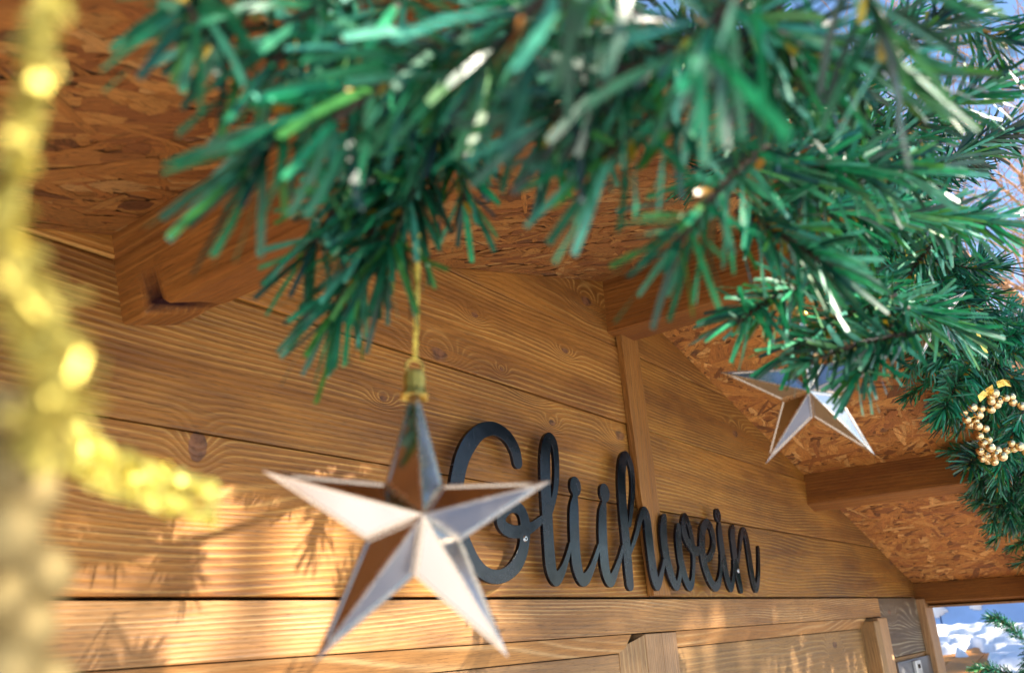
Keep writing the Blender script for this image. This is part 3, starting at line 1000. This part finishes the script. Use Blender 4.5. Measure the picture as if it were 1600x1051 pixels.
# ------------------------------------------------------------------ garland of plastic fir
YG = -OV - 0.02
garland = empty('fir_garland', (XR * S, YG, CAM[2] + (ZR - 0.03) * S))
tag(garland, 'green plastic fir garland along the front edge of the porch roof', 'garland')
path = []
for x in np.linspace(-0.9, 4.72, 75):
    sagz = 0.018 * math.sin(x * 5.2) - 0.02
    path.append((x * S, YG + 0.012 * math.sin(x * 3.7 + 1), CAM[2] + (zroof(x)) * S + sagz))
for q in range(1, 12):                     # the loose end hanging at the right corner
    path.append((4.72 * S + 0.01 * q, YG + 0.008 * q, CAM[2] + zroof(4.72) * S - 0.055 * q))
V, F = tube_vf(path, 0.004, 6)
pyd('stem', V, F, M_wire, garland)

branches = []                               # (points list, needle length, needles per metre, spread, tone)


def rbez(p0, p1, sag=0.0, bend=None, n=14):
    p0 = np.array(p0, float); p1 = np.array(p1, float)
    m_ = (p0 + p1) / 2 + (np.array(bend) if bend is not None else 0)
    out = []
    for k_ in range(n + 1):
        t_ = k_ / n
        p = (1 - t_) ** 2 * p0 + 2 * t_ * (1 - t_) * m_ + t_ * t_ * p1
        p = p - np.array([0, 0, sag]) * 4 * t_ * (1 - t_) * -1
        out.append(p)
    return out


# sprigs the photograph shows singly: base and tip as picture point and distance
hand = [
    # (base px, py, depth), (tip px, py, depth), sag, needle length, density
    ((730, 90, .36), (520, 490, .335), 0.004, .030, 950),
    ((700, 150, .36), (725, 315, .36), 0.004, .024, 700),
    ((720, 130, .355), (600, 410, .335), 0.004, .034, 900),
    ((650, 150, .35), (480, 400, .335), 0.004, .028, 700),
    ((820, 0, .36), (640, 140, .35), 0.003, .030, 700),
    ((960, 50, .36), (850, 230, .34), 0.003, .030, 700),
    ((900, -30, .33), (770, 110, .31), 0.003, .030, 600),
    ((1060, 110, .36), (920, 210, .34), 0.003, .030, 600),
    ((570, -20, .31), (470, 110, .29), 0.003, .028, 500),
    ((1430, 520, .50), (1265, 566, .465), 0.003, .022, 640),
    ((1390, 440, .95), (1490, 520, .95), 0.003, .034, 800),
    ((690, 60, .38), (560, 300, .37), 0.004, .028, 700),
    ((640, -10, .26), (385, 275, .235), 0.004, .030, 600),
    ((760, 40, .24), (520, 190, .23), 0.003, .030, 520),
    ((960, -30, .25), (700, 130, .235), 0.003, .032, 560),
    ((1130, 40, .26), (860, 190, .235), 0.004, .032, 620),
    ((1150, 120, .28), (940, 250, .25), 0.004, .032, 560),
    ((1200, 230, .31), (1055, 385, .28), 0.004, .030, 520),
    ((1050, -20, .27), (1260, 80, .27), 0.003, .032, 620),
    ((1090, 60, .31), (1440, 120, .33), 0.003, .032, 760),
    ((900, 100, .30), (790, 190, .27), 0.003, .030, 560),
    ((1100, 255, .40), (1430, 270, .42), 0.002, .032, 820),
    ((1150, 330, .42), (1300, 420, .38), 0.002, .032, 820),
    ((1260, 330, .50), (1560, 350, .58), 0.003, .034, 800),
    ((1400, 460, .56), (1240, 548, .50), 0.004, .032, 700),
    ((1420, 480, .55), (1340, 590, .50), 0.004, .030, 700),
    ((1270, 440, .50), (1150, 505, .46), 0.003, .030, 700),
    ((1230, 420, .62), (1500, 515, .62), 0.003, .036, 760),
    ((1380, 230, .62), (1550, 130, .62), 0.003, .036, 700),
    ((1470, 260, .8), (1590, 200, .85), 0.003, .040, 700),
    ((1400, 90, .5), (1490, 10, .5), 0.003, .034, 700),
    ((1490, 20, .62), (1590, 60, .6), -0.01, .036, 700),
    ((1520, 560, 1.15), (1475, 640, 1.05), 0.003, .036, 800),
    ((1560, 690, 1.35), (1512, 728, 1.25), 0.003, .036, 800),
    ((1600, 640, 1.3), (1560, 740, 1.28), 0.003, .036, 800),
    ((1600, 520, 1.3), (1470, 560, 1.2), 0.003, .036, 800),
    ((1240, -40, .30), (1180, 110, .29), 0.002, .030, 640),
    ((1300, 60, .36), (1200, 190, .34), 0.002, .030, 700),
    ((1360, 150, .44), (1250, 300, .42), 0.002, .032, 760),
    ((1440, 220, .56), (1330, 360, .54), 0.002, .034, 760),
    ((1000, 20, .30), (880, 120, .28), 0.002, .030, 600),
    ((1500, 330, .75), (1420, 430, .72), 0.002, .034, 760),
    ((330, -60, .25), (300, 30, .22), 0.0, .030, 420),
    ((430, -40, .26), (330, 60, .24), 0.0, .030, 420),
    ((520, -30, .25), (420, 110, .24), 0.0, .032, 480),
    ((1010, -90, .19), (800, 40, .18), 0.002, .030, 420),
    ((1180, -40, .20), (1085, 90, .19), 0.002, .030, 420),
    ((1330, -60, .24), (1400, 90, .25), 0.002, .034, 520),
    ((1590, 770, 2.7), (1548, 830, 2.6), 0.02, .036, 700),
    ((1600, 1000, 2.75), (1545, 965, 2.7), 0.02, .036, 800),
    ((1620, 1075, 2.75), (1525, 1045, 2.7), 0.02, .036, 800),
    ((1605, 880, 2.75), (1590, 800, 2.7), 0.01, .036, 800),
    ((1615, 1000, 2.75), (1600, 1060, 2.7), 0.01, .036, 800),
]
for (b, tpp, sag, nl, dens) in hand:
    branches.append((rbez(at_depth(*b), at_depth(*tpp), sag), nl, dens))
# the mass of the garland: sprigs all along the stem
rg = random.Random(21)
for i in range(len(path) * 6):
    s = rg.random() * (len(path) - 2)
    k_ = int(s); p = np.array(path[k_]) * (1 - s + k_) + np.array(path[k_ + 1]) * (s - k_)
    if p[0] < 0.26: continue
    d = np.array([rg.gauss(0, 0.8), rg.gauss(-0.1, 0.8), rg.gauss(-0.35, 0.75)])
    d /= np.linalg.norm(d)
    ln = rg.uniform(0.08, 0.15) * (1.0 if p[0] > 0.6 else 0.85)
    tip = p + d * ln
    if tip[1] > -OV + 0.12: continue
    zl = CAM[2] + zroof(tip[0] / S) * S
    if tip[1] > -OV and tip[2] > zl - 0.02: continue
    if np.linalg.norm(tip - CAM) < 0.22: continue
    if p[0] < 0.75 and d[2] < -0.1: continue
    if 0.5 < p[0] < 0.95 and d[2] < -0.45: continue
    if p[0] < 0.8 and rg.random() < 0.4: continue
    branches.append((rbez(p, tip, 0.006, (rg.gauss(0, .012), rg.gauss(0, .012), rg.gauss(0, .012))), rg.uniform(.028, .036), rg.uniform(600, 800)))

all_needles = []
for bi, (pts, nl, dens) in enumerate(branches):
    pts = [np.array(p) for p in pts]
    segl = [np.linalg.norm(b - a) for a, b in zip(pts[:-1], pts[1:])]
    L = sum(segl)
    cum = np.concatenate([[0], np.cumsum(segl)])
    n = int(L * dens * 1.8)
    tone = rg.choice([0.45, 0.7, 0.9, 1.0, 1.15, 1.35])
    # twisted core wire
    cw = []
    for q in range(int(L / 0.003) + 2):
        s = min(L * 0.999, q * 0.003); j = min(len(segl) - 1, int(np.searchsorted(cum, s) - 1 if s > 0 else 0)); j = max(j, 0)
        cw.append(pts[j] + (pts[j + 1] - pts[j]) * ((s - cum[j]) / segl[j]))
    V, F = tube_vf(cw, [0.0014 + 0.0004 * (q % 2) for q in range(len(cw))], 5)
    br = pyd('branch', V, F, M_wire, garland)
    ndl = []
    for q in range(n):
        s = L * (q + rg.random()) / n
        s = min(max(s, 0.0), L * 0.9995)
        j = max(0, min(len(segl) - 1, int(np.searchsorted(cum, s) - 1)))
        p = pts[j] + (pts[j + 1] - pts[j]) * ((s - cum[j]) / segl[j])
        tg = (pts[j + 1] - pts[j]) / segl[j]
        a = np.cross(tg, (0.3, 0.2, 0.93)); a /= max(np.linalg.norm(a), 1e-6); b = np.cross(tg, a)
        an = q * 2.399 + rg.gauss(0, 0.35)
        rad = a * math.cos(an) + b * math.sin(an)
        fr = s / L
        lean = R(rg.gauss(52, 9)) * (1 - 0.55 * max(0, (fr - 0.82) / 0.18))
        short = rg.random() < 0.09
        ln = nl * rg.uniform(0.8, 1.12) * (0.28 if short else 1.0)
        d0 = tg * math.cos(lean) + rad * math.sin(lean)
        wd = 0.00135 * rg.uniform(0.85, 1.2)
        side = np.cross(d0, rad); side /= max(np.linalg.norm(side), 1e-6)
        tw = rg.gauss(0, 0.7)
        nrm = np.cross(side, d0)
        curl = rg.gauss(0.10, 0.16)
        vs_ = []
        for t_ in (0.0, 0.35, 0.7, 1.0):
            c = p + d0 * (ln * t_) + (tg * 0.5 - nrm * 0.6) * (curl * ln * t_ * t_) - np.array([0, 0, 0.07 * ln * t_ * t_])
            sd_ = side * math.cos(tw * (0.6 + t_)) + nrm * math.sin(tw * (0.6 + t_))
            ww = wd * (0.75 if t_ == 0 else (1.0 if t_ < 1 else 0.8))
            vs_ += [c - sd_ * ww, c + sd_ * ww]
        g = rg.random()
        if short:
            cc = (0.55 * rg.uniform(.5, 1.1), 0.29 * rg.uniform(.5, 1.1), 0.02)
        else:
            base = (np.array([0.002, 0.034, 0.020]) * (1 - g ** 1.4) + np.array([0.014, 0.27, 0.105]) * g ** 1.4) * tone
            pick = rg.random()
            if pick < 0.10: base = np.array([0.04, 0.19, 0.03])
            elif pick < 0.25: base = np.array([0.06, 0.31, 0.20])
            cc = tuple(base)
        mp = vs_[4] - CAM
        z = mp @ _f
        px = 800 + FPX * (mp @ _r) / max(z, .01); py = 525.5 - FPX * (mp @ _u) / max(z, .01)
        vis = 0 < px < 1600 and 0 < py < 1051
        tipv = vs_[6] - CAM; zt_ = max(tipv @ _f, .01); b0_ = vs_[0] - CAM; zb_ = max(b0_ @ _f, .01)
        plen = math.hypot(FPX * (tipv @ _r) / zt_ - FPX * (b0_ @ _r) / zb_, FPX * (tipv @ _u) / zt_ - FPX * (b0_ @ _u) / zb_)
        ndl.append([vs_, cc, (plen * 2 * wd * FPX / max(z, .05)) if vis and not short else 0.0])
    all_needles.append((br, ndl))
big = sorted((nd[2] for _, l in all_needles for nd in l), reverse=True)
thr = big[min(len(big) - 1, 290)]
QF = [(0, 1, 3, 2), (2, 3, 5, 4), (4, 5, 7, 6)]


def needle_obj(name, lst, parent):
    V = np.array([v_ for nd in lst for v_ in nd[0]])
    F = [tuple(i + 8 * q for i in f_) for q in range(len(lst)) for f_ in QF]
    o = pyd(name, V, F, M_needle, parent, True)
    at_ = o.data.attributes.new('needle_colour', 'FLOAT_COLOR', 'FACE')
    at_.data.foreach_set('color', np.array([(*nd[1], 1.0) for nd in lst for _ in range(3)], dtype=np.float32).ravel())
    return o


for br, ndl in all_needles:
    rest = [nd for nd in ndl if nd[2] <= thr]
    for nd in ndl:
        if nd[2] > thr: needle_obj('needle', [nd], br)
    if rest:
        needle_obj('needles', rest, br)['kind'] = 'stuff'

# ------------------------------------------------------------------ gold bead spray in the garland
zb_ = lambda x, y, d: at_depth(1440 + x / 5.256, 560 + y / 5.256, d)
beads = empty('bead_spray', tuple(zb_(500, 700, 1.22)))
tag(beads, 'spray of shiny gold beads looped on the garland near the far end', 'bead spray')
bp = [(825, 385), (752, 362), (728, 312), (690, 322), (612, 300), (640, 332), (566, 310), (556, 362), (620, 378), (568, 425), (498, 408), (430, 410), (350, 446), (372, 500), (455, 460), (412, 548), (446, 520), (480, 556), (540, 598), (482, 638), (550, 662), (500, 700), (557, 725), (486, 756), (546, 782), (500, 818), (550, 842), (606, 812), (630, 756), (668, 800), (702, 746), (730, 690), (760, 740), (806, 722), (600, 850), (850, 745), (880, 400), (900, 720)]
bm = bmesh.new(); bmesh.ops.create_uvsphere(bm, u_segments=18, v_segments=12, radius=0.0069)
for f_ in bm.faces: f_.smooth = True
me_bead = bpy.data.meshes.new('bead'); bm.to_mesh(me_bead); bm.free(); me_bead.materials.append(M_gold)
bq = []
for i, (x, y) in enumerate(bp):
    q = zb_(x + random.gauss(0, 9), y + random.gauss(0, 9), 1.22 + random.gauss(0, 0.014)); bq.append(q)
    o = link('bead', me_bead, None, beads)
    o.location = Vector(q)
    o.scale = (random.uniform(0.72, 1.05),) * 3
V, F = tube_vf(bq[:-3], 0.0007, 5)
pyd('bead_wire', V, F, M_cap, beads)
for pts in ([(470, 330), (520, 285), (590, 240)], [(620, 215), (680, 195), (728, 205)]):
    V, F = [], []
    for i, (x, y) in enumerate(pts):
        for s_ in (-1, 1):
            V.append(zb_(x + s_ * 10, y + s_ * 26, 1.20 + 0.006 * i * s_)); V.append(zb_(x + s_ * 10, y + s_ * 26, 1.2006 + 0.006 * i * s_))
    for i in range(len(pts) - 1):
        b0 = 4 * i
        F += [(b0, b0 + 2, b0 + 6, b0 + 4), (b0 + 1, b0 + 5, b0 + 7, b0 + 3), (b0, b0 + 4, b0 + 5, b0 + 1), (b0 + 2, b0 + 3, b0 + 7, b0 + 6)]
    pyd('foil_leaf', V, F, M_foil, beads)
fl = [at_depth(1528, 520, 1.18), at_depth(1533, 536, 1.18), at_depth(1541, 551, 1.18)]
V = []; F = []
for p in fl:
    V += [p - _r * 0.0028, p + _r * 0.0028]
pyd('foil_leaf', V, [(0, 1, 3, 2), (2, 3, 5, 4)], M_foil, beads)

# ------------------------------------------------------------------ neighbouring stall roof, blue hall, bare trees
stall = empty('neighbour_stall', (6.6, 0.2, 0))
tag(stall, 'low neighbouring stall with lumpy snow melting off its orange boarded roof', 'stall')
X0, X1, Y0, Y1 = 4.5, 7.0, -1.6, 1.6
ZA, ZB = 1.53, 1.74                  # eave and ridge heights
rs = (ZB - ZA) / (X1 - X0)
nb = 20
for i in range(nb):
    ya = Y0 + (Y1 - Y0) * i / nb; yb = Y0 + (Y1 - Y0) * (i + 1) / nb - 0.006
    v_, f_ = box_vf(X0, X1, ya, yb, 0, 0.022)
    v_ = [(x, y, z + ZA + (x - X0) * rs) for x, y, z in v_]
    pyd('roof_board', v_, f_, M_orange, stall)
sv, sf = [], []
ni, nj = 130, 190
for j in range(nj):
    for i in range(ni):
        x = X0 - 0.02 + (X1 - X0 + 0.04) * i / (ni - 1); y = Y0 - 0.02 + (Y1 - Y0 + 0.04) * j / (nj - 1)
        u_ = (x - X0) / (X1 - X0)
        n1 = noise.noise(Vector((x * 3.4, y * 6.0, 1))); n2 = noise.noise(Vector((x * 7, y * 11, 3))); n3 = noise.noise(Vector((x * 22, y * 22, 5)))
        ph = (x * 2.9 + 0.55 * n1 + 0.18 * math.sin(y * 8.0 + 3 * n1)) % 1.0
        lump = (0.052 + 0.03 * n2) * min(1.0, ph / 0.16) ** 0.6 * (1.0 - 0.75 * ph) + 0.035 * max(0.0, n1)
        hgt = -0.02 + 0.10 * min(u_, 0.5) + lump * min(1.0, 0.2 + 1.5 * max(0.0, u_ - 0.25)) + 0.004 * n3
        bare = min(1.0, max(0.0, (y - 0.20 - 0.14 * (x - 5.5) + 0.10 * n2) / 0.05))
        hgt -= 0.25 * min(1.0, max(0.0, 0.72 - u_ + 0.25 * n2) * 4) * bare
        if u_ < 0.66: hgt -= 0.16 * max(0.0, noise.noise(Vector((x * 7, y * 6, 9))) - 0.10)
        hgt = max(hgt, -0.03)
        sv.append((x, y, ZA + 0.022 + (x - X0) * rs + hgt))
sf = [(j * ni + i, j * ni + i + 1, (j + 1) * ni + i + 1, (j + 1) * ni + i) for j in range(nj - 1) for i in range(ni - 1)]
pyd('roof_snow', sv, sf, M_snow, stall, True)
for (xa, xb, ya, yb) in ((X0 + 0.15, X0 + 0.19, Y0 + 0.1, Y1 - 0.1), (X1 - 0.19, X1 - 0.15, Y0 + 0.1, Y1 - 0.1)):
    for i in range(11):
        box('stall_plank', xa, xb, ya, yb, i * 0.14, i * 0.14 + 0.137, M_orange, stall, 0)
for (ya, yb) in ((Y0 + 0.06, Y0 + 0.1), (Y1 - 0.1, Y1 - 0.06)):
    for i in range(11):
        box('stall_plank', X0 + 0.15, X1 - 0.15, ya, yb, i * 0.14, i * 0.14 + 0.137, M_orange, stall, 0)

hall = empty('blue_hall', (12, 1, 0))
tag(hall, 'blue panelled hall wall with a stuck snow patch behind the snowy stall roof', 'building')
for i in range(9):
    ya = -5 + i * 1.3
    box('wall_panel', 11.0, 11.06, ya, ya + 1.285, 0, 2.75, M_blue, hall, 0.004)
box('hall_core', 11.08, 16.0, -5.0, 6.6, 0, 2.72, M_blue, hall, 0)
box('roof_edge', 10.9, 16.2, -5.1, 6.8, 2.76, 2.9, M_snow, hall, 0.03)
rp = random.Random(4)
for (px, py, sc_) in ((1462, 948, 1.0), (1522, 943, 0.5)):
    c = at_x(px, py, 10.995)
    bm = bmesh.new()
    outl = []
    for q in range(56):
        an = 2 * math.pi * q / 56
        rr = 0.13 * sc_ * (1 + 0.6 * noise.noise(Vector((math.cos(an) * 1.6, math.sin(an) * 1.6, sc_ * 5))) + 0.3 * noise.noise(Vector((math.cos(an) * 5, math.sin(an) * 5, sc_ * 5))))
        outl.append((rr * math.cos(an) * 1.0, rr * math.sin(an) * 0.8))
    V = [(10.99, c[1] + a_, c[2] + b_) for a_, b_ in outl] + [(10.955, c[1] + a_ * .75, c[2] + b_ * .75) for a_, b_ in outl]
    n = 56
    F = [(i, (i + 1) % n, n + (i + 1) % n, n + i) for i in range(n)] + [tuple(range(n, 2 * n))]
    bm.free()
    pyd('snow_patch', V, F, M_snow, hall, True)


def bare_tree(x, y, h, seed, label):
    rr = random.Random(seed)
    root = empty('bare_tree', (x, y, 0))
    tag(root, label, 'tree', 'bare trees behind the market')
    TV, TF, CV, CF = [], [], [], []

    def grow(p, d, L, r0, lvl):
        pts = [p]; rad = [r0]
        n = 5
        for k_ in range(n):
            d = (d + Vector((rr.gauss(0, .12), rr.gauss(0, .12), rr.gauss(0.03, .1)))).normalized()
            p = p + d * (L / n)
            pts.append(p); rad.append(r0 * (1 - 0.45 * (k_ + 1) / n))
        if lvl < 2: tube_vf(pts, rad, 6, False, TV, TF)
        else: tube_vf(pts, rad, 3, False, CV, CF)
        if lvl >= 5: return
        nc = [5, 5, 4, 4, 4][lvl]
        for c in range(nc):
            q = rr.randint(2, n) if c < nc - 1 else n
            ax = Vector((rr.gauss(0, 1), rr.gauss(0, 1), rr.gauss(0, .6))).normalized()
            nd_ = (d + ax * rr.uniform(0.5, 0.95)).normalized()
            grow(pts[q], nd_, L * rr.uniform(0.55, 0.75), max(0.0075, rad[q] * rr.uniform(0.5, 0.68)), lvl + 1)
    grow(Vector((x, y, 0)), Vector((0, 0, 1)), h * 0.33, h * 0.015, 0)
    pyd('trunk', TV, TF, M_bark, root, True)
    pyd('crown', CV, CF, M_bark, root)


bare_tree(12.8, 0.35, 15.0, 3, 'bare sunlit deciduous tree in front of the sky, nearest to the hall')
bare_tree(18.0, -0.6, 19.0, 5, 'tall bare tree at the right edge, farther from the wooden hut')
bare_tree(19.0, 3.0, 18.0, 9, 'bare tree standing farther left behind the blue hall')

# firs added out of view to break up the sun on hut and stall
def fir(x, y, h, rad, seed, label, nb_=7):
    rr = random.Random(seed)
    root = empty('added_shade_fir', (x, y, 0))
    tag(root, label, 'tree')
    V, F = tube_vf([(x, y, h * k_ / 8) for k_ in range(9)], [0.16 * (1 - k_ / 8.6) for k_ in range(9)], 8)
    pyd('trunk', V, F, M_bark, root, True)
    V, F = [], []
    z = 1.6
    while z < h - 0.2:
        L = rad * (1 - z / h) ** 0.8 + 0.15
        for b_ in range(nb_):
            an = rr.uniform(0, 6.283)
            d = Vector((math.cos(an), math.sin(an), -0.25)); sd_ = Vector((-math.sin(an), math.cos(an), 0))
            Lb = L * rr.uniform(0.7, 1.1)
            nq = int(Lb / 0.11)
            for q in range(nq):
                t_ = (q + rr.random()) / max(nq, 1)
                c = Vector((x, y, z)) + d * (Lb * t_) + Vector((0, 0, 0.25 * Lb * t_ * t_ + rr.gauss(0, .03)))
                for s_ in (-1, 1):
                    dv = (sd_ * s_ * rr.uniform(.6, 1.1) + d * rr.uniform(.4, .8) + Vector((0, 0, rr.uniform(-.6, 0)))).normalized()
                    wv_ = dv.cross(Vector((rr.gauss(0, .4), rr.gauss(0, .4), 1))).normalized()
                    ln = rr.uniform(.16, .34) * (1.1 - 0.5 * t_); ww = rr.uniform(.018, .04)
                    n0 = len(V)
                    V += [tuple(c - wv_ * ww * .5), tuple(c + dv * ln * .5 - wv_ * ww), tuple(c + dv * ln), tuple(c + dv * ln * .5 + wv_ * ww)]
                    F.append((n0, n0 + 1, n0 + 2, n0 + 3))
        z += rr.uniform(0.10, 0.17)
    pyd('crown', V, F, M_fir, root)


M_fir = mat_plain('fir_foliage', (0.025, 0.065, 0.03), 0.6, nscale=3.0, var=0.4)
_c = np.array([1.0, 0.0, 1.9]) + sun_dir * 7.0  # added sun blocker, set on the line from the hut wall to the sun
fir(_c[0], _c[1], 9.5, 2.9, 5, 'tall unseen fir tree added behind the viewer to break up the sun on the hut', 6)
_c = np.array([5.6, 0.0, 1.8]) + sun_dir * 6.0  # second added blocker, out of view, thins the sun on the stall roof
fir(_c[0], _c[1], 8.0, 2.4, 8, 'smaller unseen fir tree added to shade the neighbouring stall', 3)
